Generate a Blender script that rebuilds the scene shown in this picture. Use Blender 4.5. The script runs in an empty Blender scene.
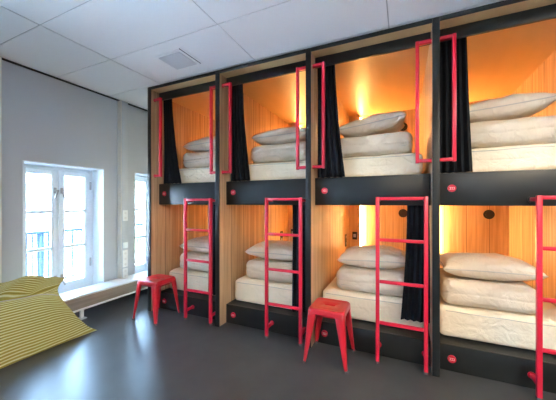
import bpy, bmesh, math, random
from mathutils import Vector, Matrix, noise
random.seed(7)
C = bpy.context.scene.collection
PI = math.pi
# ------------------------------------------------------------------ measures
D = 2.458            # front plane of the bunks
W = 1.04             # width of one bay
X0 = -2.894          # centre of the first divider
H = 2.793            # top of the bunks
XL = -3.69           # window wall
ZC = 2.81            # ceiling
XR, YB, YF = 3.6, -3.2, 4.60   # right wall, wall behind, wall behind the bunks

# ------------------------------------------------------------------ materials
def nodes(name):
    m = bpy.data.materials.new(name); m.use_nodes = True
    n = m.node_tree; b = n.nodes['Principled BSDF']
    return m, n, b
def plain(name, col, rough=.5, metal=0, spec=.5, bump=0, bscale=60, var=0, coat=0):
    m, n, b = nodes(name)
    b.inputs['Base Color'].default_value = (*col, 1)
    b.inputs['Roughness'].default_value = rough
    b.inputs['Metallic'].default_value = metal
    b.inputs['Specular IOR Level'].default_value = spec
    if coat:
        b.inputs['Coat Weight'].default_value = coat; b.inputs['Coat Roughness'].default_value = .15
    tc = n.nodes.new('ShaderNodeTexCoord')
    nz = n.nodes.new('ShaderNodeTexNoise'); nz.inputs['Scale'].default_value = bscale; nz.inputs['Detail'].default_value = 4
    n.links.new(tc.outputs['Object'], nz.inputs['Vector'])
    if var:
        r = n.nodes.new('ShaderNodeValToRGB')
        r.color_ramp.elements[0].position = .3; r.color_ramp.elements[1].position = .7
        r.color_ramp.elements[0].color = (*[c*(1-var) for c in col], 1)
        r.color_ramp.elements[1].color = (*[min(1, c*(1+var)) for c in col], 1)
        n.links.new(nz.outputs['Fac'], r.inputs['Fac']); n.links.new(r.outputs['Color'], b.inputs['Base Color'])
    if bump:
        bp = n.nodes.new('ShaderNodeBump'); bp.inputs['Strength'].default_value = bump; bp.inputs['Distance'].default_value = .01
        n.links.new(nz.outputs['Fac'], bp.inputs['Height']); n.links.new(bp.outputs['Normal'], b.inputs['Normal'])
    return m
def wood(name, c1, c2, rough=.45, scale=(26, 26, 1.1), seam=0):
    m, n, b = nodes(name)
    tc = n.nodes.new('ShaderNodeTexCoord'); mp = n.nodes.new('ShaderNodeMapping')
    mp.inputs['Scale'].default_value = scale
    nz = n.nodes.new('ShaderNodeTexNoise'); nz.inputs['Scale'].default_value = 1; nz.inputs['Detail'].default_value = 5; nz.inputs['Distortion'].default_value = .4
    r = n.nodes.new('ShaderNodeValToRGB'); r.color_ramp.elements[0].position = .33; r.color_ramp.elements[1].position = .68
    r.color_ramp.elements[0].color = (*c1, 1); r.color_ramp.elements[1].color = (*c2, 1)
    n.links.new(tc.outputs['Object'], mp.inputs['Vector']); n.links.new(mp.outputs['Vector'], nz.inputs['Vector'])
    n.links.new(nz.outputs['Fac'], r.inputs['Fac'])
    last = r.outputs['Color']
    if seam:   # board joints every `seam` metres along x and y
        sp = n.nodes.new('ShaderNodeSeparateXYZ'); n.links.new(tc.outputs['Object'], sp.inputs[0])
        ad = n.nodes.new('ShaderNodeMath'); ad.operation = 'ADD'
        n.links.new(sp.outputs['X'], ad.inputs[0]); n.links.new(sp.outputs['Y'], ad.inputs[1])
        fr = n.nodes.new('ShaderNodeMath'); fr.operation = 'PINGPONG'; fr.inputs[1].default_value = seam/2
        n.links.new(ad.outputs[0], fr.inputs[0])
        lt = n.nodes.new('ShaderNodeMath'); lt.operation = 'LESS_THAN'; lt.inputs[1].default_value = .0035
        n.links.new(fr.outputs[0], lt.inputs[0])
        mx = n.nodes.new('ShaderNodeMix'); mx.data_type = 'RGBA'
        n.links.new(lt.outputs[0], mx.inputs['Factor']); n.links.new(last, mx.inputs['A'])
        mx.inputs['B'].default_value = (*[c*.45 for c in c1], 1)
        last = mx.outputs['Result']
    n.links.new(last, b.inputs['Base Color'])
    b.inputs['Roughness'].default_value = rough
    return m
def emit(name, col, s):
    m = bpy.data.materials.new(name); m.use_nodes = True; n = m.node_tree
    n.nodes.remove(n.nodes['Principled BSDF'])
    e = n.nodes.new('ShaderNodeEmission'); e.inputs['Color'].default_value = (*col, 1); e.inputs['Strength'].default_value = s
    n.links.new(e.outputs[0], n.nodes['Material Output'].inputs['Surface'])
    return m
def glass(name):
    m = bpy.data.materials.new(name); m.use_nodes = True; n = m.node_tree
    n.nodes.remove(n.nodes['Principled BSDF'])
    t = n.nodes.new('ShaderNodeBsdfTransparent'); t.inputs['Color'].default_value = (.95, .98, 1, 1)
    g = n.nodes.new('ShaderNodeBsdfGlossy'); g.inputs['Roughness'].default_value = .02
    f = n.nodes.new('ShaderNodeFresnel'); f.inputs['IOR'].default_value = 1.3
    x = n.nodes.new('ShaderNodeMixShader')
    n.links.new(f.outputs[0], x.inputs[0]); n.links.new(t.outputs[0], x.inputs[1]); n.links.new(g.outputs[0], x.inputs[2])
    n.links.new(x.outputs[0], n.nodes['Material Output'].inputs['Surface'])
    return m
def fabric(name, col, rough=.9):
    m, n, b = nodes(name)
    tc = n.nodes.new('ShaderNodeTexCoord')
    nz = n.nodes.new('ShaderNodeTexNoise'); nz.inputs['Scale'].default_value = 12; nz.inputs['Detail'].default_value = 6; nz.inputs['Distortion'].default_value = 1.2
    n2 = n.nodes.new('ShaderNodeTexNoise'); n2.inputs['Scale'].default_value = 220
    n.links.new(tc.outputs['Object'], nz.inputs['Vector']); n.links.new(tc.outputs['Object'], n2.inputs['Vector'])
    b1 = n.nodes.new('ShaderNodeBump'); b1.inputs['Strength'].default_value = .65; b1.inputs['Distance'].default_value = .03
    b2 = n.nodes.new('ShaderNodeBump'); b2.inputs['Strength'].default_value = .15; b2.inputs['Distance'].default_value = .004
    n.links.new(nz.outputs['Fac'], b1.inputs['Height']); n.links.new(n2.outputs['Fac'], b2.inputs['Height'])
    n.links.new(b1.outputs['Normal'], b2.inputs['Normal']); n.links.new(b2.outputs['Normal'], b.inputs['Normal'])
    b.inputs['Base Color'].default_value = (*col, 1); b.inputs['Roughness'].default_value = rough
    b.inputs['Specular IOR Level'].default_value = .2
    return m

M = {}
M['wall'] = plain('wall_paint', (.49, .535, .59), .75, bump=.05, bscale=180)
M['ceil'] = plain('ceiling_tile', (.88, .88, .87), .8, bump=.08, bscale=240, var=.015)
M['seam'] = plain('ceiling_seam', (.50, .50, .49), .8)
M['floor'] = plain('grey_vinyl', (.050, .052, .052), .30, var=.14, bscale=5, bump=.02)
M['white'] = plain('white_paint', (.80, .87, .92), .4)
M['whitem'] = plain('white_metal', (.8, .82, .83), .35)
M['cream'] = plain('cream_paint', (.72, .70, .64), .5)
M['darkgap'] = plain('dark_gap', (.03, .035, .04), .8)
M['black'] = plain('black_laminate', (.011, .0135, .0145), .36, spec=.4, bump=.02, bscale=300)
M['blackp'] = plain('black_plastic', (.012, .012, .012), .45)
M['wood'] = wood('oak_boards', (.40, .255, .14), (.66, .46, .275), .42, seam=.26)
M['woodlow'] = wood('oak_panel', (.56, .37, .20), (.70, .49, .29), .42)
M['woodtop'] = wood('oak_ceiling_panel', (.58, .37, .17), (.62, .40, .19), .42, scale=(6, 1, 6))
M['woodsill'] = wood('grey_oak_front', (.27, .225, .19), (.36, .31, .27), .5, scale=(20, 1.2, 30))
M['red'] = plain('red_enamel', (.60, .010, .038), .32, coat=.3)
M['redst'] = plain('red_painted_steel', (.52, .010, .022), .3, coat=.3)
M['rubber'] = plain('grey_rubber', (.10, .09, .09), .8)
M['pale'] = plain('pale_print', (.85, .7, .66), .6)
M['linen'] = fabric('white_linen', (.73, .635, .51))
M['sheet'] = fabric('white_sheet', (.87, .77, .60))
M['piping'] = plain('linen_piping', (.52, .48, .42), .9)
M['curtain'] = plain('navy_curtain', (.009, .013, .019), .85, spec=.2)
M['glass'] = glass('window_glass')
M['chrome'] = plain('brushed_metal', (.45, .46, .47), .3, metal=.9)
M['lamp'] = emit('warm_lamp', (1.0, .55, .18), 78)
M['lamplow'] = emit('warm_white_lamp', (1.0, .58, .22), 66)
M['panel'] = emit('fill_light_glow', (1.0, .86, .66), 28)  # glow of the added fill panels out of view
M['ventg'] = plain('grey_grille', (.70, .70, .71), .6)
M['slot'] = plain('slot_shadow', (.12, .12, .12), .8)
M['rail'] = plain('railing_paint', (.012, .022, .034), .8, spec=.05)
M['render'] = plain('pale_render', (.80, .82, .84), .9, var=.04, bscale=2)
M['roof'] = plain('slate_roof', (.28, .32, .36), .8)
M['bluew'] = plain('blue_glass', (.16, .30, .45), .2)
M['deck'] = plain('pale_paving', (.84, .86, .88), .9, var=.08, bscale=4)
M['leaf'] = plain('pale_leaf', (.22, .34, .22), .9, var=.3, bscale=8)
M['bark'] = plain('bark', (.2, .15, .11), .9)

def bag_material():
    m, n, b = nodes('striped_corduroy')
    uv = n.nodes.new('ShaderNodeUVMap'); sp = n.nodes.new('ShaderNodeSeparateXYZ')
    n.links.new(uv.outputs[0], sp.inputs[0])
    nz = n.nodes.new('ShaderNodeTexNoise'); nz.inputs['Scale'].default_value = 5
    tc = n.nodes.new('ShaderNodeTexCoord'); n.links.new(tc.outputs['Object'], nz.inputs['Vector'])
    a = n.nodes.new('ShaderNodeMath'); a.operation = 'MULTIPLY_ADD'; a.inputs[1].default_value = .012
    n.links.new(nz.outputs['Fac'], a.inputs[0]); n.links.new(sp.outputs['Y'], a.inputs[2])
    pp = n.nodes.new('ShaderNodeMath'); pp.operation = 'PINGPONG'; pp.inputs[1].default_value = .0125
    n.links.new(a.outputs[0], pp.inputs[0])
    mu = n.nodes.new('ShaderNodeMath'); mu.operation = 'MULTIPLY'; mu.inputs[1].default_value = 80
    n.links.new(pp.outputs[0], mu.inputs[0])
    r = n.nodes.new('ShaderNodeValToRGB')
    e = r.color_ramp.elements
    e[0].position = 0; e[0].color = (.20, .15, .015, 1)
    e[1].position = 1; e[1].color = (.76, .77, .50, 1)
    x = e.new(.28); x.color = (.40, .335, .055, 1)
    x = e.new(.62); x.color = (.46, .40, .09, 1)
    x = e.new(.80); x.color = (.62, .61, .32, 1)
    n.links.new(mu.outputs[0], r.inputs['Fac']); n.links.new(r.outputs['Color'], b.inputs['Base Color'])
    bp = n.nodes.new('ShaderNodeBump'); bp.inputs['Strength'].default_value = .6; bp.inputs['Distance'].default_value = .006
    n.links.new(mu.outputs[0], bp.inputs['Height']); n.links.new(bp.outputs['Normal'], b.inputs['Normal'])
    b.inputs['Roughness'].default_value = .8
    return m
M['bag'] = bag_material()

# ------------------------------------------------------------------ mesh helpers
class MB:
    def __init__(s): s.bm = bmesh.new(); s.mats = []
    def mi(s, m):
        if m not in s.mats: s.mats.append(m)
        return s.mats.index(m)
    def merge(s, b2, m, smooth=False):
        i = s.mi(m)
        for f in b2.faces: f.material_index = i; f.smooth = smooth
        me = bpy.data.meshes.new('tmp'); b2.to_mesh(me); b2.free(); s.bm.from_mesh(me); bpy.data.meshes.remove(me)
        return s
    def box(s, m, x0, x1, y0, y1, z0, z1, bev=0, seg=2, rot=None):
        b = bmesh.new(); bmesh.ops.create_cube(b, size=1)
        bmesh.ops.scale(b, vec=(x1-x0, y1-y0, z1-z0), verts=b.verts)
        if bev: bmesh.ops.bevel(b, geom=b.edges[:], offset=bev, segments=seg, affect='EDGES', profile=.5)
        if rot: bmesh.ops.transform(b, matrix=rot, verts=b.verts)
        bmesh.ops.translate(b, vec=((x0+x1)/2, (y0+y1)/2, (z0+z1)/2), verts=b.verts)
        return s.merge(b, m, bool(bev))
    def cyl(s, m, p, axis, r, L, seg=24, r2=None, bev=0):
        b = bmesh.new(); bmesh.ops.create_cone(b, cap_ends=True, segments=seg, radius1=r, radius2=r if r2 is None else r2, depth=L)
        if bev:
            es = [e for e in b.edges if len(e.link_faces) == 2 and any(len(f.verts) > 4 for f in e.link_faces)]
            bmesh.ops.bevel(b, geom=es, offset=bev, segments=2, affect='EDGES')
        q = Vector((0, 0, 1)).rotation_difference(Vector(axis)).to_matrix().to_4x4()
        bmesh.ops.transform(b, matrix=Matrix.Translation(p) @ q, verts=b.verts)
        return s.merge(b, m, True)
    def tube(s, m, pts, r, closed=False, seg=8):
        pts = [Vector(p) for p in pts]; n = len(pts); b = bmesh.new(); rings = []
        up = Vector((0, 0, 1))
        for i, p in enumerate(pts):
            if closed: t = pts[(i+1) % n]-pts[i-1]
            else: t = pts[min(i+1, n-1)]-pts[max(i-1, 0)]
            t.normalize(); a = t.cross(up)
            if a.length < 1e-3: a = t.cross(Vector((1, 0, 0)))
            a.normalize(); c = a.cross(t)
            rings.append([b.verts.new(p+r*(math.cos(2*PI*k/seg)*a+math.sin(2*PI*k/seg)*c)) for k in range(seg)])
        for i in range(n if closed else n-1):
            A, B = rings[i], rings[(i+1) % n]
            for k in range(seg): b.faces.new((A[k], A[(k+1) % seg], B[(k+1) % seg], B[k]))
        if not closed: b.faces.new(rings[0][::-1]); b.faces.new(rings[-1])
        bmesh.ops.recalc_face_normals(b, faces=b.faces)
        return s.merge(b, m, True)
    def grid(s, m, P, closed_u=False, closed_v=False, smooth=True):
        b = bmesh.new(); V = [[b.verts.new(p) for p in row] for row in P]
        nu, nv = len(P), len(P[0])
        for i in range(nu if closed_u else nu-1):
            for j in range(nv if closed_v else nv-1):
                try: b.faces.new((V[i][j], V[(i+1) % nu][j], V[(i+1) % nu][(j+1) % nv], V[i][(j+1) % nv]))
                except ValueError: pass
        bmesh.ops.recalc_face_normals(b, faces=b.faces)
        return s.merge(b, m, smooth)
    def obj(s, name, parent=None, auto=True):
        me = bpy.data.meshes.new(name); s.bm.to_mesh(me); s.bm.free()
        for m in s.mats: me.materials.append(m)
        o = bpy.data.objects.new(name, me); C.objects.link(o)
        if parent: o.parent = parent
        if auto and any(p.use_smooth for p in me.polygons):
            try: me.set_sharp_from_angle(angle=math.radians(42))
            except Exception: pass
        return o
def one(name, m, dims, parent=None, bev=0):
    return MB().box(m, *dims, bev=bev).obj(name, parent)
def tag(o, label, cat, group=None, kind=None):
    if label: o['label'] = label
    if cat: o['category'] = cat
    if group: o['group'] = group
    if kind: o['kind'] = kind
    return o
def thing(name, loc, label=None, cat=None, group=None):
    o = bpy.data.objects.new(name, None); o.empty_display_size = .1; C.objects.link(o); o.location = loc
    return tag(o, label, cat, group)
def copy_tree(o, parent=None):
    c = o.copy(); C.objects.link(c)
    if parent: c.parent = parent
    for ch in list(o.children): copy_tree(ch, c)
    return c
def struct(o): o['kind'] = 'structure'; return o

# ------------------------------------------------------------------ room shell
struct(one('floor', M['floor'], (XL-.3, XR, YB, YF, -.12, 0)))
WIN = [(1.535, 2.405), (2.875, 3.745), (-.55, .32), (-1.75, -.88), (-2.95, -2.08)]
WZ0, WZ1 = .20, 1.805
def wall_left():
    b = MB(); ys = [YB-.2]
    for a, c in sorted(WIN):
        b.box(M['wall'], XL-.30, XL, ys[-1], a, 0, ZC+.1)
        b.box(M['wall'], XL-.30, XL, a, c, 0, WZ0); b.box(M['wall'], XL-.30, XL, a, c, WZ1 if a > 1 else 2.55, ZC+.1)
        ys.append(c)
    b.box(M['wall'], XL-.30, XL, ys[-1], YF+.2, 0, ZC+.1)
    return struct(b.obj('wall_left'))
wall_left()
struct(one('wall_back', M['wall'], (XL, XR+.2, YF, YF+.2, 0, ZC+.1)))
struct(one('wall_right', M['wall'], (XR, XR+.2, YB, YF, 0, ZC+.1)))
struct(one('wall_front', M['wall'], (XL, XR+.2, YB-.2, YB, 0, ZC+.1)))
def ceiling():
    b = MB()
    xs = [XL+.012, -2.72, -1.39, -.115, 1.15, 2.42, XR]
    ys = [YB] + [1.245-.6*k for k in range(7, 0, -1)] + [1.245, 1.845, 2.46, 3.06, 3.66, 4.26, YF]
    b.box(M['seam'], XL, XR, YB, YF, ZC+.006, ZC+.1)
    g = .0045
    for i in range(len(xs)-1):
        for j in range(len(ys)-1):
            b.box(M['ceil'], xs[i]+g, xs[i+1]-g, ys[j]+g, ys[j+1]-g, ZC, ZC+.02)
    return struct(b.obj('ceiling'))
ceiling()
struct(one('trim_1', M['darkgap'], (XL, XL+.012, YB, YF, ZC-.018, ZC)))      # dark shadow gap between wall and ceiling

# windows -----------------------------------------------------------
def make_window():
    w = struct(thing('window_1', (XL, WIN[0][0], 0)))
    wd = WIN[0][1]-WIN[0][0]
    xa, xb = -.275, -.215
    f = MB()
    f.box(M['white'], xa, xb, 0, .05, WZ0, WZ1, .006); f.box(M['white'], xa, xb, wd-.05, wd, WZ0, WZ1, .006)
    f.box(M['white'], xa, xb, 0.05, wd-.05, WZ1-.05, WZ1, .004); f.box(M['white'], xa, xb, 0.05, wd-.05, WZ0, WZ0+.06, .004)
    f.box(M['white'], xa-.01, xb-.005, wd/2-.02, wd/2+.02, WZ0, WZ1, .006)
    f.obj('window_frame', w)
    l = MB()   # plastered white lining of the opening
    l.box(M['white'], xb, .004, -.001, .012, WZ0, WZ1); l.box(M['white'], xb, .004, wd-.012, wd+.001, WZ0, WZ1)
    l.box(M['white'], xb, .004, .012, wd-.012, WZ1-.012, WZ1+.001); l.box(M['white'], xb, .004, .012, wd-.012, WZ0, WZ0+.012)
    l.obj('window_lining', w)
    xs0, xs1 = xb-.04, xb+.012
    for k, (a, c) in enumerate(((.055, wd/2-.006), (wd/2+.006, wd-.055))):
        st = .065; z0, z1 = WZ0+.06, WZ1-.05
        s = MB()
        s.box(M['white'], xs0, xs1, a, a+st, z0, z1, .006); s.box(M['white'], xs0, xs1, c-st, c, z0, z1, .006)
        s.box(M['white'], xs0, xs1-.002, a+st-.002, c-st+.002, z1-st, z1, .004); s.box(M['white'], xs0, xs1-.002, a+st-.002, c-st+.002, z0, z0+.085, .004)
        gz0, gz1 = z0+.085, z1-st
        for q in (1, 2):
            zz = gz0+(gz1-gz0)*q/3
            s.box(M['white'], xs0+.01, xs1-.004, a+st-.005, c-st+.005, zz-.018, zz+.018, .003)
        so = s.obj('sash', w)
        MB().box(M['glass'], xs0+.018, xs0+.022, a+st-.004, c-st+.004, gz0-.004, gz1+.004).obj('pane', so)
        yh = c-.03 if k == 0 else a+.03
        for zz in (1.50, .42):
            h = MB()
            h.box(M['chrome'], xs1-.002, xs1+.012, yh-.014, yh+.014, zz-.035, zz+.035, .003)
            h.cyl(M['chrome'], (xs1+.024, yh, zz), (1, 0, 0), .009, .03)
            h.box(M['chrome'], xs1+.03, xs1+.044, yh-.009, yh+.009, zz-.10, zz+.012, .004, rot=Matrix.Rotation(.35 if k else -.35, 4, 'X'))
            h.obj('handle', so)
        ye = a if k == 0 else c
        for zz in (1.58, .55):
            MB().cyl(M['chrome'], (xs1+.008, ye, zz), (0, 0, 1), .011, .11).obj('hinge', so)
    return w
w1 = make_window()
for k in range(1, 5):      # unseen ones behind the photographer are added, and taller, to admit more daylight
    c = copy_tree(w1); c.name = 'window_%d' % (k+1); c.location = (XL, WIN[k][0], 0)
    if k > 1:
        f = (2.55-WZ0)/(WZ1-WZ0); c.scale.z = f; c.location.z = WZ0-WZ0*f

# long radiator casing under the windows
t = thing('radiator_casing', (XL, 0, 0), 'long low radiator casing with grey wooden front and white top under the windows', 'radiator')
one('top_shelf', M['whitem'], (.003, .315, -1.5, 4.2, .262, .282), t, .005)
one('front_board', M['woodsill'], (.285, .300, -1.48, 4.18, .128, .262), t, .003)
one('lower_rail', M['whitem'], (.22, .312, -1.5, 4.2, .108, .128), t, .004)
b = MB()
for k in range(4): b.cyl(M['whitem'], (.12+.03*(k % 2), 1.3, .15+.03*k), (0, 1, 0), .012, 5.5, 12)
b.obj('heating_pipe', t)
for yy in (-1.2, .4, 1.97, 3.2, 4.0):
    b = MB(); b.box(M['whitem'], .255, .285, yy-.018, yy+.018, .01, .11, .004); b.box(M['whitem'], .235, .315, yy-.035, yy+.035, 0, .012, .003)
    b.box(M['whitem'], .0, .26, yy-.012, yy+.012, .09, .108, .003)
    b.obj('foot', t)

# service column with sockets
t = thing('socket_column', (XL, 2.645, 0), 'narrow pale service column with sockets between the windows', 'column', 'service columns on the window wall')
b = MB(); b.box(M['cream'], .003, .088, -.048, .055, .285, ZC-.02, .004); b.obj('column_body', t)
b = MB(); b.box(M['wall'], .088, .094, -.043, .050, .29, ZC-.03, .002); b.obj('cover_strip', t)
def socket(zc, h, holes, parent, mat=M['whitem']):
    s = MB(); s.box(mat, .094, .102, -.036, .043, zc-h/2, zc+h/2, .003); so = s.obj('socket', parent)
    for dz in holes:
        MB().cyl(M['ventg'], (.102, .0035, zc+dz), (1, 0, 0), .017, .004, 20).obj('outlet', so)
socket(1.17, .15, (.035, -.035), t); socket(.56, .24, (.075, -.005, -.08), t); socket(.35, .15, (.035, -.035), t)
s = MB(); s.box(M['white'], .094, .110, -.03, .037, .71, .79, .004); s.obj('switch', t)
t = thing('service_column', (XL, 1.285, 0), 'plain pale service column at the left photo edge', 'column', 'service columns on the window wall')
b = MB(); b.box(M['cream'], .003, .09, -.05, .05, .285, ZC-.02, .004); b.obj('column_body', t)
one('cover_strip', M['whitem'], (.09, .096, -.044, .044, .29, ZC-.03), t, .002)

# ceiling ventilation grille
t = thing('ceiling_vent', (-2.1, 2.135, ZC), 'square grey ventilation grille in the white tiled ceiling', 'vent')
b = MB(); b.box(M['ceil'], -.165, .165, -.15, .15, -.008, -.001, .003); b.obj('frame', t)
b = MB(); b.box(M['ventg'], -.135, .135, -.122, .122, -.014, -.006, .002)
for k in range(14): b.box(M['ventg'], -.135, .135, -.118+k*.0182-.004, -.118+k*.0182+.004, -.018, -.012)
b.obj('grille', t)
t = thing('slot_diffuser', (-1.93, 2.13, ZC), 'thin dark slot in the ceiling beside the square vent', 'vent')
one('slot', M['slot'], (-.006, .006, -.15, .15, -.006, -.001), t); 
one('flange', M['ceil'], (.006, .03, -.155, .155, -.006, -.001), t)

# unseen light panels added behind the camera to brighten the room
for k, (x, y) in enumerate(((1.78, -.85), (.55, -1.45), (1.78, .95))):
    t = thing('fill_light', (x, y, ZC), 'unseen square light panel added to brighten the room', 'light', 'added fill lights out of view')
    b = MB()
    b.box(M['whitem'], -.30, .30, -.30, -.27, -.016, -.001); b.box(M['whitem'], -.30, .30, .27, .30, -.016, -.001)
    b.box(M['whitem'], -.30, -.27, -.27, .27, -.016, -.001); b.box(M['whitem'], .27, .30, -.27, .27, -.016, -.001)
    b.obj('frame', t)
    one('diffuser', M['panel'], (-.27, .27, -.27, .27, -.010, -.002), t)

# ------------------------------------------------------------------ bunk units
ORD = ['bunk unit beside the windows', 'second bunk unit from the windows', 'third bunk unit from the windows', 'bunk unit at the right photo edge']
def badge(parent, x, y, z):
    b = MB(); b.cyl(M['red'], (x, y-.004, z), (0, 1, 0), .030, .012, 28, bev=.002)
    o = b.obj('number_badge', parent)
    d = MB()
    for k in (-1, 0, 1):
        cx = x+k*.013
        d.box(M['pale'], cx-.0045, cx+.0045, y-.0115, y-.0102, z+.006, z+.009); d.box(M['pale'], cx-.0045, cx+.0045, y-.0115, y-.0102, z-.009, z-.006)
        d.box(M['pale'], cx+.002, cx+.0045, y-.0115, y-.0102, z-.009, z+.009)
    d.obj('number_print', o)
def side_panel(u, x):
    p = one('side_panel', M['wood'], (x-.025, x+.025, .008, 2.10, 0, H-.002), u)
    one('edge_band', M['black'], (x-.0255, x+.0255, -.002, .010, 0, H), p, .002)
    return p
def grab_rail(u, xw, xb):
    s = .0135; b = MB(); y0, y1 = .043, .077
    b.box(M['red'], xb-s, xb+s, y0, y1, 1.672, 2.662, .004)
    for z in (1.672, 2.628): b.box(M['red'], min(xw, xb+s), max(xw, xb-s), y0, y1, z+.004, z+.031, .004)
    o = b.obj('grab_rail', u)
    d = 1 if xw < xb else -1
    for z in (1.689, 2.645): MB().cyl(M['red'], (xw+d*.003, .06, z), (1, 0, 0), .021, .004, 16).obj('rail_plate', o)
def make_unit():
    u = thing('bunk_unit', (0, D, 0))
    a, c = .0262, W-.0262
    side_panel(u, 0)
    p = one('top_panel', M['woodtop'], (a, c, .008, 2.10, H-.033, H-.002), u)
    one('edge_band', M['black'], (a, c, -.002, .010, H-.034, H), p, .002)
    one('header', M['black'], (a, c, .13, .155, 2.665, H-.033), u, .002)
    one('pod_ceiling', M['woodtop'], (a, c, .155, 2.05, 2.725, 2.745), u)
    f = one('fascia', M['black'], (a, c, .13, .155, 1.328, 1.59), u, .002)
    badge(f, .122, .13, 1.466)
    one('upper_platform', M['woodlow'], (a, c, .155, 2.05, 1.345, 1.585), u)
    f = one('base_board', M['black'], (a, c, .13, .155, 0, .206), u, .002)
    badge(f, .122, .13, .100)
    one('lower_platform', M['black'], (a, c, .155, 2.05, .10, .2055), u)
    bk = one('back_panel', M['wood'], (a, c, 2.05, 2.09, 0, 2.76), u)
    for z in (1.195, 2.48):
        v = MB(); v.cyl(M['blackp'], (.80, 2.043, z), (0, 1, 0), .062, .018, 32, bev=.004)
        v.cyl(M['blackp'], (.80, 2.032, z), (0, 1, 0), .040, .012, 28, bev=.003)
        v.obj('air_vent', bk)
    for z0, z1, ls in ((.206, 1.345, (.62, 1.30)), (1.585, 2.725, (2.0, 2.68))):
        pl = one('light_pilaster', M['woodlow'], (a, .19, 1.97, 2.05, z0, z1), u)
        one('light_strip', M['lamp'] if z0 > 1 else M['lamplow'], (.190, .203, 2.005, 2.03, *ls), pl)
        zc = z0+.63
        s = MB(); s.box(M['blackp'], .075, .145, 1.96, 1.97, zc-.06, zc+.06, .003)
        so = s.obj('switch_plate', pl)
        MB().box(M['chrome'], .090, .130, 1.957, 1.961, zc-.025, zc+.025, .002).obj('rocker', so)
        s = MB(); s.box(M['blackp'], .025, .034, 1.62, 1.72, z0+.50, z0+.68, .003)
        so = s.obj('reading_socket', u)
        for dz in (.545, .635): MB().cyl(M['chrome'], (.034, 1.67, z0+dz), (1, 0, 0), .02, .003, 20).obj('outlet', so)
    grab_rail(u, a, .128); grab_rail(u, c, W-.128)
    return u
unit = make_unit()
for k in range(4):
    u = unit if k == 0 else copy_tree(unit)
    u.location = (X0+k*W, D, 0)
    tag(u, ['black and oak two-storey bunk unit nearest the windows, red stool at its left',
            'black and oak bunk unit second from the windows, left of the nearer stool',
            'black and oak bunk unit behind the nearer red stool',
            'black and oak bunk unit cut off by the right photo edge'][k], 'bunk bed', 'bunk units along the wall')
    if k == 3: side_panel(u, W)

# ------------------------------------------------------------------ ladders
def make_ladder():
    l = thing('bunk_ladder', (0, 0, 0))
    hx, s = .18, .0150
    for sx in (-1, 1):
        st = MB(); st.box(M['red'], sx*hx-s, sx*hx+s, -.016, .016, 0.004, 1.40, .004).obj('stile', l)
        e = MB(); e.box(M['rubber'], sx*hx-s-.001, sx*hx+s+.001, -.017, .017, 0, .022, .003).obj('foot_cap', l)
        for z in (.10, 1.375):
            k = MB(); k.box(M['red'], sx*hx-.013, sx*hx+.013, .014, .124, z-.014, z+.014, .004)
            k.cyl(M['red'] if z < 1 else M['blackp'], (sx*hx, .120, z), (0, 1, 0), .024, .008, 20)
            k.obj('standoff', l)
    for z in (1.385, 1.04, .69, .345):
        MB().box(M['red'], -hx+s, hx-s, -.013, .013, z-.0130, z+.0130, .005).obj('rung', l)
    return l
lad = make_ladder()
for k in range(4):
    l = lad if k == 0 else copy_tree(lad)
    l.location = (X0+(k+1)*W-.257 + (-.015, 0, .008, .012)[k], D+.002, 0)
    tag(l, ['red metal ladder at the bunk unit nearest the windows', 'red metal ladder left of the nearer red stool',
            'red metal ladder right of the nearer red stool, beside a wide dark curtain', 'red metal ladder cut off by the right photo edge'][k], 'ladder', 'red bunk ladders')

# ------------------------------------------------------------------ curtains
def curtain(x_top, x_bot, xw_top, xw_bot, z0, z1, pleats, amp, label, group, seed, parent_y):
    b = MB(); P = []; n = 90; m = 26
    for i in range(n+1):
        row = []; u = i/n
        for j in range(m+1):
            v = j/m; z = z1+(z0-z1)*v
            e = v**1.5
            xa = x_top+(x_bot-x_top)*e; xb = xw_top+(xw_bot-xw_top)*e
            x = xa+(xb-xa)*u
            a = amp*(.75+.25*v)
            y = parent_y+a*math.sin(u*pleats*2*PI+seed+.5*math.sin(3*v+seed))+.006*noise.noise((x*9, z*2.5, seed))
            x += .004*math.sin(u*pleats*4*PI+v*2)
            row.append((x, y, z))
        P.append(row)
    b.grid(M['curtain'], P)
    o = b.obj('bunk_curtain', None, False)
    sm = o.modifiers.new('thickness', 'SOLIDIFY'); sm.thickness = .005; sm.offset = 0
    tag(o, label, 'curtain', group)
    bm = MB(); x1, x2 = min(x_top, xw_top), max(x_top, xw_top)
    return o
UPC = [(.176, .335), (.205, .305), (.205, .30), (.232, .27)]
UL = ['dark curtain gathered in the upper bunk nearest the windows', 'dark curtain gathered in the second upper bunk from the windows',
      'dark curtain gathered in the upper bunk above the nearer stool', 'dark curtain gathered in the upper bunk at the right photo edge']
for k in range(4):
    xp = X0+k*W
    curtain(xp+.032, xp+.032, xp+UPC[k][0], xp+UPC[k][1], 1.598, 2.715, 4.5, .018, UL[k], 'curtains of the upper bunks', k*1.3, D+.195)
LOC = [(-.285, -.285), (-.235, -.245), (-.20, -.255)]
LL = ['dark curtain gathered behind the ladder nearest the windows', 'narrow dark curtain gathered behind the second ladder from the windows',
      'wide dark curtain gathered behind the ladder right of the nearer stool']
for k in range(3):
    xp = X0+(k+1)*W
    curtain(xp+LOC[k][0], xp+LOC[k][1], xp-.032, xp-.032, (.26, .235, .33)[k], 1.342, 4.5, .016, LL[k], 'curtains of the lower bunks', k*1.7+.4, D+.195)

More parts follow.
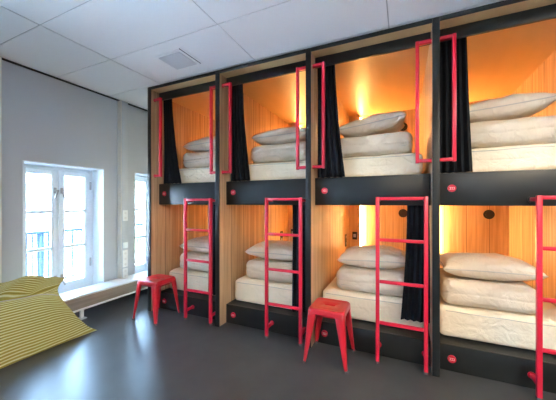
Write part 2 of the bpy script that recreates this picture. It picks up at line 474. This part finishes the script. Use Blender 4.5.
# ------------------------------------------------------------------ bedding
def rounded(b, m, cx, cy, z0, sx, sy, sz, r, seed, bulge=0, wr=.006, cuts=22, fold=0, sag=0):
    g = bmesh.new(); bmesh.ops.create_cube(g, size=2)
    bmesh.ops.subdivide_edges(g, edges=g.edges[:], cuts=cuts, use_grid_fill=True)
    hx, hy, hz = sx/2, sy/2, sz/2
    for v in g.verts:
        nx, ny, nz = v.co
        p = Vector((nx*hx, ny*hy, nz*hz))
        q = Vector((max(-hx+r, min(hx-r, p.x)), max(-hy+r, min(hy-r, p.y)), max(-hz+min(r, hz*.98), min(hz-min(r, hz*.98), p.z))))
        d = p-q
        if d.length > 1e-6:
            mx = max(abs(d.x), abs(d.y), abs(d.z)); d = d.normalized()*mx
        p = q+d
        cxn = 1-nx*nx; cyn = 1-ny*ny
        if nz > 0: p.z += bulge*nz*cxn**.6*cyn**.6
        p.y -= sag*cxn*(1-nz*nz)*(1 if ny < 0 else 0)
        w = noise.noise((p.x*5+seed*7.3, p.y*5, p.z*6))*wr+noise.noise((p.x*3+seed, p.y*14, p.z*20+seed))*wr*.6
        if fold:
            crease = math.exp(-((p.z/(hz)-.05+.12*math.sin(p.x*7+seed))/.10)**2)
            w -= fold*crease*(1 if abs(nz) < .99 else 0)
        nrm = Vector((p.x/hx**2*.3, p.y/hy**2*.3, p.z/hz**2)).normalized()
        if nz <= -.99: nrm = Vector((0, 0, 0))
        v.co = p+nrm*w+Vector((cx, cy, z0+hz))
    lo = min(v.co.z for v in g.verts)
    for v in g.verts: v.co.z += (z0-lo)*(1 if v.co.z < z0+hz else 0)
    b.merge(g, m, True)
BEDN = ['nearest the windows', 'second from the windows', 'third from the windows', 'at the right photo edge']
def mattress(x0, x1, y0, y1, z0, z1, label, group, seed):
    b = MB(); rounded(b, M['sheet'], (x0+x1)/2, (y0+y1)/2, z0, x1-x0, y1-y0, z1-z0, .045, seed, .004, .005, 26, .004)
    o = b.obj('mattress', None, False); tag(o, label, 'mattress', group); o['_top'] = max(v.co.z for v in o.data.vertices)
    s = MB(); pts = []
    for i in range(25):
        x = x0+.05+(x1-x0-.1)*i/24
        pts.append((x, y0-.002+.004*noise.noise((x*6, seed, 0)), z1-.030+.006*noise.noise((x*4, seed, 3))))
    s.tube(M['piping'], pts, .003); s.obj('sheet_seam', o)
    return o
def duvet(x0, x1, y0, y1, z0, z1, label, group, seed, rot=0):
    cx, cy = (x0+x1)/2, (y0+y1)/2
    b = MB(); rounded(b, M['linen'], 0, 0, 0, x1-x0, y1-y0, z1-z0, .065, seed, .004, .009, 30, .007, .02)
    o = b.obj('folded_duvet', None, False); zmin = min(v.co.z for v in o.data.vertices); o.location = (cx, cy, z0-zmin+.001); o.rotation_euler = (0, 0, rot); tag(o, label, 'duvet', group)
    top = o.location.z+max(v.co.z for v in o.data.vertices)+.003
    s = MB(); pts = []
    hx, hy, h = (x1-x0)/2, (y1-y0)/2, z1-z0
    for i in range(31):
        x = -hx+.06+(2*hx-.12)*i/30
        pts.append((x, -hy-.014*(1-(x/hx)**2)+.002, h*.30+.008*noise.noise((x*5, seed, 1))))
    s.tube(M['piping'], pts, .0032); s.obj('duvet_seam', o)
    return top
def pillow(cx, cy, z0, a, bb, t, label, group, seed, rot=(0, 0, 0)):
    b = MB(); n = 36; g = bmesh.new()
    def edge(u, v):
        x = a/2*u*(1-.07*(1-v*v)); y = bb/2*v*(1-.10*(1-u*u)); return x, y
    top, bot = [], []
    for i in range(n+1):
        rt, rb = [], []
        for j in range(n+1):
            u = math.sin((i/n-.5)*PI); v = math.sin((j/n-.5)*PI)
            u = .45*u+.55*(2*i/n-1); v = .45*v+.55*(2*j/n-1)
            x, y = edge(u, v)
            h = ((1-u*u)**.36)*((1-v*v)**.34)
            w = noise.noise((x*7+seed*3, y*7, seed))*.016*h**.5+.007*noise.noise((x*16+seed, y*22, 0))*h**.5
            # gathers running in from the corners
            w += .005*math.sin(14*math.atan2(v, u)+seed)*h**.4*(u*u*v*v)**.3
            rt.append(g.verts.new((x, y, t*.56*h+w)))
            if i in (0, n) or j in (0, n): rb.append(rt[-1])
            else: rb.append(g.verts.new((x, y, -t*.44*min(1, h*1.25)+w*.3)))
        top.append(rt); bot.append(rb)
    for G, fl in ((top, False), (bot, True)):
        for i in range(n):
            for j in range(n):
                f = [G[i][j], G[i+1][j], G[i+1][j+1], G[i][j+1]]
                g.faces.new(f[::-1] if fl else f)
    bmesh.ops.recalc_face_normals(g, faces=g.faces)
    b.merge(g, M['linen'], True)
    o = b.obj('pillow', None, False); o.rotation_euler = rot; rm = o.rotation_euler.to_matrix(); o.location = (cx, cy, z0-min((rm @ v.co).z for v in o.data.vertices)-.002); tag(o, label, 'pillow', group)
    pts = []
    K = 24
    for i in range(K): pts.append((-1+2*i/K, -1))
    for i in range(K): pts.append((1, -1+2*i/K))
    for i in range(K): pts.append((1-2*i/K, 1))
    for i in range(K): pts.append((-1, 1-2*i/K))
    s = MB(); s.tube(M['piping'], [(*edge(u, v), 0) for u, v in pts], .0045, True); s.obj('piping', o)
    return o
yA = 2.70
# (x offset of the left/right end, duvet ends, pillow centre, pillow tilt)
LOW = [dict(m=(.05, .985), d=(.19, .93), p=(.52, .66), y=2.71, tilt=.0),
       dict(m=(.05, .985), d=(.175, .93), p=(.53, .72), y=2.70, tilt=.0),
       dict(m=(.045, .985), d=(.18, .90), p=(.525, .66), y=2.74, tilt=-.03),
       dict(m=(.045, .985), d=(.075, .735), p=(.42, .70), y=2.72, tilt=.0)]
UPP = [dict(m=(.05, .985), d=(.24, .93), p=(.60, .70), y=2.72, tilt=-.05),
       dict(m=(.05, .985), d=(.235, .94), p=(.59, .68), y=2.72, tilt=-.03),
       dict(m=(.05, .965), d=(.20, .885), p=(.51, .64), y=2.72, tilt=-.13),
       dict(m=(.05, .985), d=(.20, .96), p=(.50, .70), y=2.72, tilt=-.09, dz=.02)]
for lvl, L, zb, zm, zd, pt in (('lower', LOW, .206, .462, .692, .192), ('upper', UPP, 1.590, 1.802, 2.012, .198)):
    for k in range(4):
        q = L[k]; xp = X0+k*W; y = q['y']
        nm = lvl+' bunk '+BEDN[k]
        mo = mattress(xp+q['m'][0], xp+q['m'][1], y, 4.40, zb, zm, 'mattress in a white sheet in the '+nm, lvl+' bunk mattresses', k+(5 if lvl == 'upper' else 0))
        mt = mo['_top']; del mo['_top']
        dt = duvet(xp+q['d'][0], xp+q['d'][1], y+.03, y+.60, mt, zd-.008+q.get('dz', 0), 'folded white duvet on the mattress of the '+nm, lvl+' bunk folded duvets', k*1.7+(3 if lvl == 'upper' else 0), .01*(k-1.5))
        pillow(xp+q['p'][0], y+.285, dt, q['p'][1], .46, pt, 'plump white pillow on the folded duvet of the '+nm, lvl+' bunk pillows', k*2.3+(1 if lvl == 'upper' else 0), (0.03, q['tilt'], .03*(k-1)))

# ------------------------------------------------------------------ stools
def make_stool():
    t = thing('metal_stool', (0, 0, 0))
    h, zt = .150, .460
    # pressed seat: rounded square dish with a slot, and a skirt
    def rsq(r, hs, n=8):
        pts = []
        for cx, cy, a0 in ((1, 1, 0), (-1, 1, 90), (-1, -1, 180), (1, -1, 270)):
            for k in range(n+1):
                a = math.radians(a0+90*k/n); pts.append((cx*(hs-r)+r*math.cos(a), cy*(hs-r)+r*math.sin(a)))
        return pts
    def slot(L, w, N):
        out = []
        base = rsq(.04, h)
        for x, y in base:
            a = math.atan2(y, x); c, s_ = math.cos(a), math.sin(a)
            out.append((x/h*L, y/h*w))
        return out
    N = len(rsq(.04, h))
    rings = [(slot(.046, .013, N), zt-.030), (slot(.046, .013, N), zt-.008), (slot(.052, .019, N), zt-.004), (rsq(.04, .10), zt-.005), (rsq(.038, .128), zt-.003), (rsq(.036, .138), zt),
             (rsq(.036, .147), zt-.002), (rsq(.036, h+.003), zt-.010), (rsq(.036, h+.005), zt-.020), (rsq(.036, h+.006), zt-.046), (rsq(.034, h+.002), zt-.047), (rsq(.034, h), zt-.02)]
    b = MB(); b.grid(M['redst'], [[(x, y, z) for x, y in r] for r, z in rings], False, True); b.obj('seat', t)
    for sx in (-1, 1):
        for sy in (-1, 1):
            P = []; n = 10
            for i in range(n+1):
                v = i/n; z = (zt-.022)*(1-v)+.014*v
                cx = (.152+(.186-.152)*v); w = .078*(1-v)**1.0+.026*v; tck = .0
                # folded corner section: from one wing round the corner to the other, with a rolled lip
                sec = [(cx-w, cx-.010), (cx-w, cx-.002), (cx-w*.55, cx), (cx-.014, cx), (cx-.004, cx-.004), (cx, cx-.014), (cx, cx-w*.55), (cx-.002, cx-w), (cx-.010, cx-w)]
                P.append([(sx*x, sy*y, z) for x, y in sec])
            lb = MB(); lb.grid(M['redst'], P)
            lo = lb.obj('leg', t, False)
            sm = lo.modifiers.new('sheet', 'SOLIDIFY'); sm.thickness = .003; sm.offset = -1 if sx*sy > 0 else -1
            fb = MB(); fb.box(M['rubber'], sx*.176-.014, sx*.176+.014, sy*.176-.014, sy*.176+.014, 0, .018, .004); fb.obj('foot_cap', lo)
    br = MB()
    for sg in (-1, 1):
        br.box(M['redst'], -.148, .148, sg*.118-.010, sg*.118+.010, .392, .398)
        br.box(M['redst'], sg*.118-.010, sg*.118+.010, -.148, .148, .386, .3918)
    br.obj('cross_brace', t)
    return t
st = make_stool()
st.location = (-.592, 2.385, 0)
tag(st, 'red metal stool in front of the third bunk unit, nearer the camera', 'stool', 'red metal stools')
s2 = copy_tree(st); s2.location = (-2.668, 2.375, 0)
tag(s2, 'red metal stool by the windows, in front of the first bunk unit', 'stool', 'red metal stools')

# ------------------------------------------------------------------ bean bag
def bean_bag():
    # closed cross-section in (x, z), from the front bottom edge over the top to the back
    mid = [(-2.985, .0), (-2.972, .03), (-3.0, .10), (-3.05, .20), (-3.11, .30), (-3.18, .385), (-3.25, .435), (-3.31, .452), (-3.345, .435), (-3.38, .385),
           (-3.43, .365), (-3.415, .44), (-3.425, .525), (-3.49, .592), (-3.56, .575), (-3.62, .50), (-3.645, .40), (-3.62, .325), (-3.52, .300), (-3.43, .296),
           (-3.368, .285), (-3.355, .20), (-3.345, .08), (-3.30, .012), (-3.20, .0), (-3.08, .0)]
    seam_f = [(-2.94, .005), (-2.99, .06), (-3.06, .16), (-3.12, .26), (-3.19, .34), (-3.25, .39), (-3.31, .43), (-3.35, .46), (-3.38, .49), (-3.41, .52)]
    n = len(mid)
    NF = 13          # index of the top of the cross-section
    def seam(k):
        f = k/NF if k <= NF else 1-(k-NF)/(n-NF)
        f = max(0, min(1, f))*(len(seam_f)-1); i = min(int(f), len(seam_f)-2); a = f-i
        return tuple(seam_f[i][j]*(1-a)+seam_f[i+1][j]*a for j in (0, 1)), f/(len(seam_f)-1)
    def cr(p, k, a):   # catmull-rom on the closed profile
        q = [Vector(p[(k+d) % n]) for d in (-1, 0, 1, 2)]
        return .5*((2*q[1])+(q[2]-q[0])*a+(2*q[0]-5*q[1]+4*q[2]-q[3])*a*a+(3*q[1]-q[0]-3*q[2]+q[3])*a**3)
    Yc, L = 1.02, .83; P = []; UVs = []
    SUB = 4; NU = 64
    for i in range(NU+1):
        u = -1+2*i/NU; row = []; ru = []
        u2 = math.copysign(1-(1-abs(u))**1.35, u)
        e = abs(u2)**5
        for k in range(n):
            for s_ in range(SUB):
                a = s_/SUB; p = cr(mid, k, a); (sx, sz), f = seam(k+a)
                x = p.x*(1-e)+sx*e; z = max(0, p.y*(1-e)+sz*e)
                yl = L*(1-.19*math.sin(PI*min(1, f*1.02))**1.0-.085*f)
                y = Yc+u2*yl
                top = max(0, 1-abs((k+a)-10.5)/5)
                if z > .02:
                    w = .020*noise.noise((y*3.2, x*3, z*3))+top*(.050*noise.noise((y*4+x*10, z*3+2, 5))+.02*noise.noise((y*9, x*9, z*6)))
                    w += top*.034*math.sin(2*PI*(z*4.6-y*2.3)+1.5*noise.noise((y*2, x*2, 9)))*(1-e)
                    x += top*.014*math.sin(2*PI*(z*4.6-y*2.3)+1.2)*(1-e)
                    x += w*.4*(1-e); z += w*(1-e)
                    z += -.02*top*math.cos(u2*2.2)*0
                x = min(x, -2.935)
                if x < -3.36 and z < .292 and y < 2: z = max(z, .292) if z > .24 else z
                row.append((max(x, XL+.02), y, max(z, .002))); ru.append((u, (k+a)))
        P.append(row); UVs.append(ru)
    g = bmesh.new(); uvl = g.loops.layers.uv.new('UVMap')
    m = len(P[0]); V = [[g.verts.new(p) for p in r] for r in P]
    # arc-length in the middle gives evenly spaced stripes
    arc = [0]; r0 = P[NU//2]
    for j in range(m): arc.append(arc[-1]+(Vector(r0[(j+1) % m])-Vector(r0[j])).length)
    for i in range(NU):
        for j in range(m):
            jn = (j+1) % m
            try: f = g.faces.new((V[i][j], V[i+1][j], V[i+1][jn], V[i][jn]))
            except ValueError: continue
            f.smooth = True
            for l, (uu, vv) in zip(f.loops, ((i, arc[j]), (i+1, arc[j]), (i+1, arc[j+1]), (i, arc[j+1]))): l[uvl].uv = (uu/NU, vv)
    for ii in (0, NU):
        try: g.faces.new(V[ii])
        except ValueError: pass
    bmesh.ops.recalc_face_normals(g, faces=g.faces)
    me = bpy.data.meshes.new('bean_bag'); g.to_mesh(me); g.free(); me.materials.append(M['bag'])
    o = bpy.data.objects.new('bean_bag', me); C.objects.link(o)
    tag(o, 'large slouched olive and white striped bean bag below the window at left', 'bean bag')
    s = MB(); K = int(7.0*SUB)
    s.tube(M['piping'], [P[i][K] for i in range(2, NU-1)], .006); s.obj('seam_piping', o)
    return o
bean_bag()

# ------------------------------------------------------------------ outside
struct(one('balcony_floor', M['deck'], (-6.2, XL-.30, -4, 10, -.12, .02)))
t = thing('balcony_railing', (-5.0, 0, .02), 'pale blue grey metal balcony railing outside the windows', 'railing')
one('top_rail', M['rail'], (-.025, .025, -3, 9, .86, .90), t, .006); one('bottom_rail', M['rail'], (-.015, .015, -3, 9, .10, .13), t, .004)
one('middle_rail', M['rail'], (-.015, .015, -3, 9, .60, .63), t, .004)
bar = None
for k in range(96):
    if bar is None:
        bar = MB().box(M['rail'], -.010, .010, -.010, .010, .13, .86).obj('baluster', t); c = bar
    else:
        c = bar.copy(); C.objects.link(c); c.parent = t
    c.location = (0, .9+k*.068, 0)
for yy in (-3, -1.45, .5, 2.3, 5, 7, 8.98):
    one('post', M['rail'], (-.02, .02, yy-.02, yy+.02, 0, .88), t, .004)
struct(one('street_ground', M['deck'], (-60, -6.2, -40, 60, -3.3, -3.0)))
def house(x, y, sx, sy, hh, label, rot=0):
    t = thing('neighbour_house', (x, y, -3.0), label, 'house', 'houses across the street'); t.rotation_euler = (0, 0, rot)
    one('wall', M['render'], (-sx/2, sx/2, -sy/2, sy/2, 0, hh), t)
    P = [[(-sx/2-.3, -sy/2-.3, hh), (0, -sy/2-.3, hh+sx*.28), (sx/2+.3, -sy/2-.3, hh)], [(-sx/2-.3, sy/2+.3, hh), (0, sy/2+.3, hh+sx*.28), (sx/2+.3, sy/2+.3, hh)]]
    g = bmesh.new(); a = [g.verts.new(p) for p in P[0]]; c = [g.verts.new(p) for p in P[1]]
    g.faces.new(a); g.faces.new(c[::-1])
    for i in range(3): g.faces.new((a[i], a[(i+1) % 3], c[(i+1) % 3], c[i]))
    bmesh.ops.recalc_face_normals(g, faces=g.faces)
    MB().merge(g, M['roof']).obj('roof', t)
    for fl in range(int(hh//2.7)):
        for q in range(int(sy//2.4)):
            yy = -sy/2+1.2+q*2.4
            one('window', M['bluew'], (sx/2-.05, sx/2+.03, yy-.5, yy+.5, .9+fl*2.7, 2.2+fl*2.7), t)
house(-22, 13, 8, 11, 3.4, 'low pale house with grey roof seen beyond the railing')
house(-24, 1, 8, 9, 3.0, 'small pale house with grey roof further left outside')
def tree(x, y, r, hh, label, seed):
    t = thing('garden_tree', (x, y, -3.0), label, 'tree', 'trees across the street')
    MB().cyl(M['bark'], (0, 0, hh/2), (0, 0, 1), .18, hh, 10, .1).obj('trunk', t)
    b = MB(); rnd = random.Random(seed)
    for k in range(9):
        g = bmesh.new(); bmesh.ops.create_icosphere(g, subdivisions=3, radius=r*rnd.uniform(.4, .7))
        for v in g.verts: v.co *= 1+.25*noise.noise(v.co*3+Vector((k, seed, 0)))
        bmesh.ops.translate(g, vec=(rnd.uniform(-.6, .6)*r, rnd.uniform(-.6, .6)*r, hh+rnd.uniform(-.4, .5)*r), verts=g.verts)
        b.merge(g, M['leaf'], True)
    b.obj('crown', t)
tree(-14, 9.5, 1.3, 2.8, 'leafy tree left of the low pale house outside', 1)
tree(-17, 21, 1.5, 3.0, 'leafy tree further right outside the far window', 2)

# ------------------------------------------------------------------ sky, camera
w = bpy.data.worlds.new('World'); bpy.context.scene.world = w; w.use_nodes = True
n = w.node_tree; bg = n.nodes['Background']
tc = n.nodes.new('ShaderNodeTexCoord'); sp = n.nodes.new('ShaderNodeSeparateXYZ'); n.links.new(tc.outputs['Generated'], sp.inputs[0])
r = n.nodes.new('ShaderNodeValToRGB'); r.color_ramp.elements[0].color = (.58, .80, 1, 1); r.color_ramp.elements[1].color = (.30, .58, 1, 1)
n.links.new(sp.outputs['Z'], r.inputs['Fac']); n.links.new(r.outputs['Color'], bg.inputs['Color'])
bg.inputs['Strength'].default_value = 11.5

sl = bpy.data.lights.new('sun', 'SUN'); so = bpy.data.objects.new('sun', sl); C.objects.link(so)
sl.energy = 80; sl.angle = math.radians(3); sl.color = (.92, .97, 1.0)
so.rotation_euler = Vector((-.10, .62, -.78)).to_track_quat('-Z', 'Y').to_euler()
cd = bpy.data.cameras.new('camera'); cam = bpy.data.objects.new('camera', cd); C.objects.link(cam)
cam.location = (0, 0, 1.35); cam.rotation_euler = (PI/2, 0, .4292)
cd.sensor_width = 36; cd.lens = 275.5/556*36; cd.shift_y = 2.8/556; cd.clip_start = .05
sc = bpy.context.scene; sc.camera = cam
vs = sc.view_settings
vs.view_transform = 'Standard'; vs.look = 'None'; vs.gamma = 1; vs.use_curve_mapping = False; vs.exposure = 1.76
sc.cycles.max_bounces = 8; sc.cycles.diffuse_bounces = 5; sc.cycles.glossy_bounces = 4
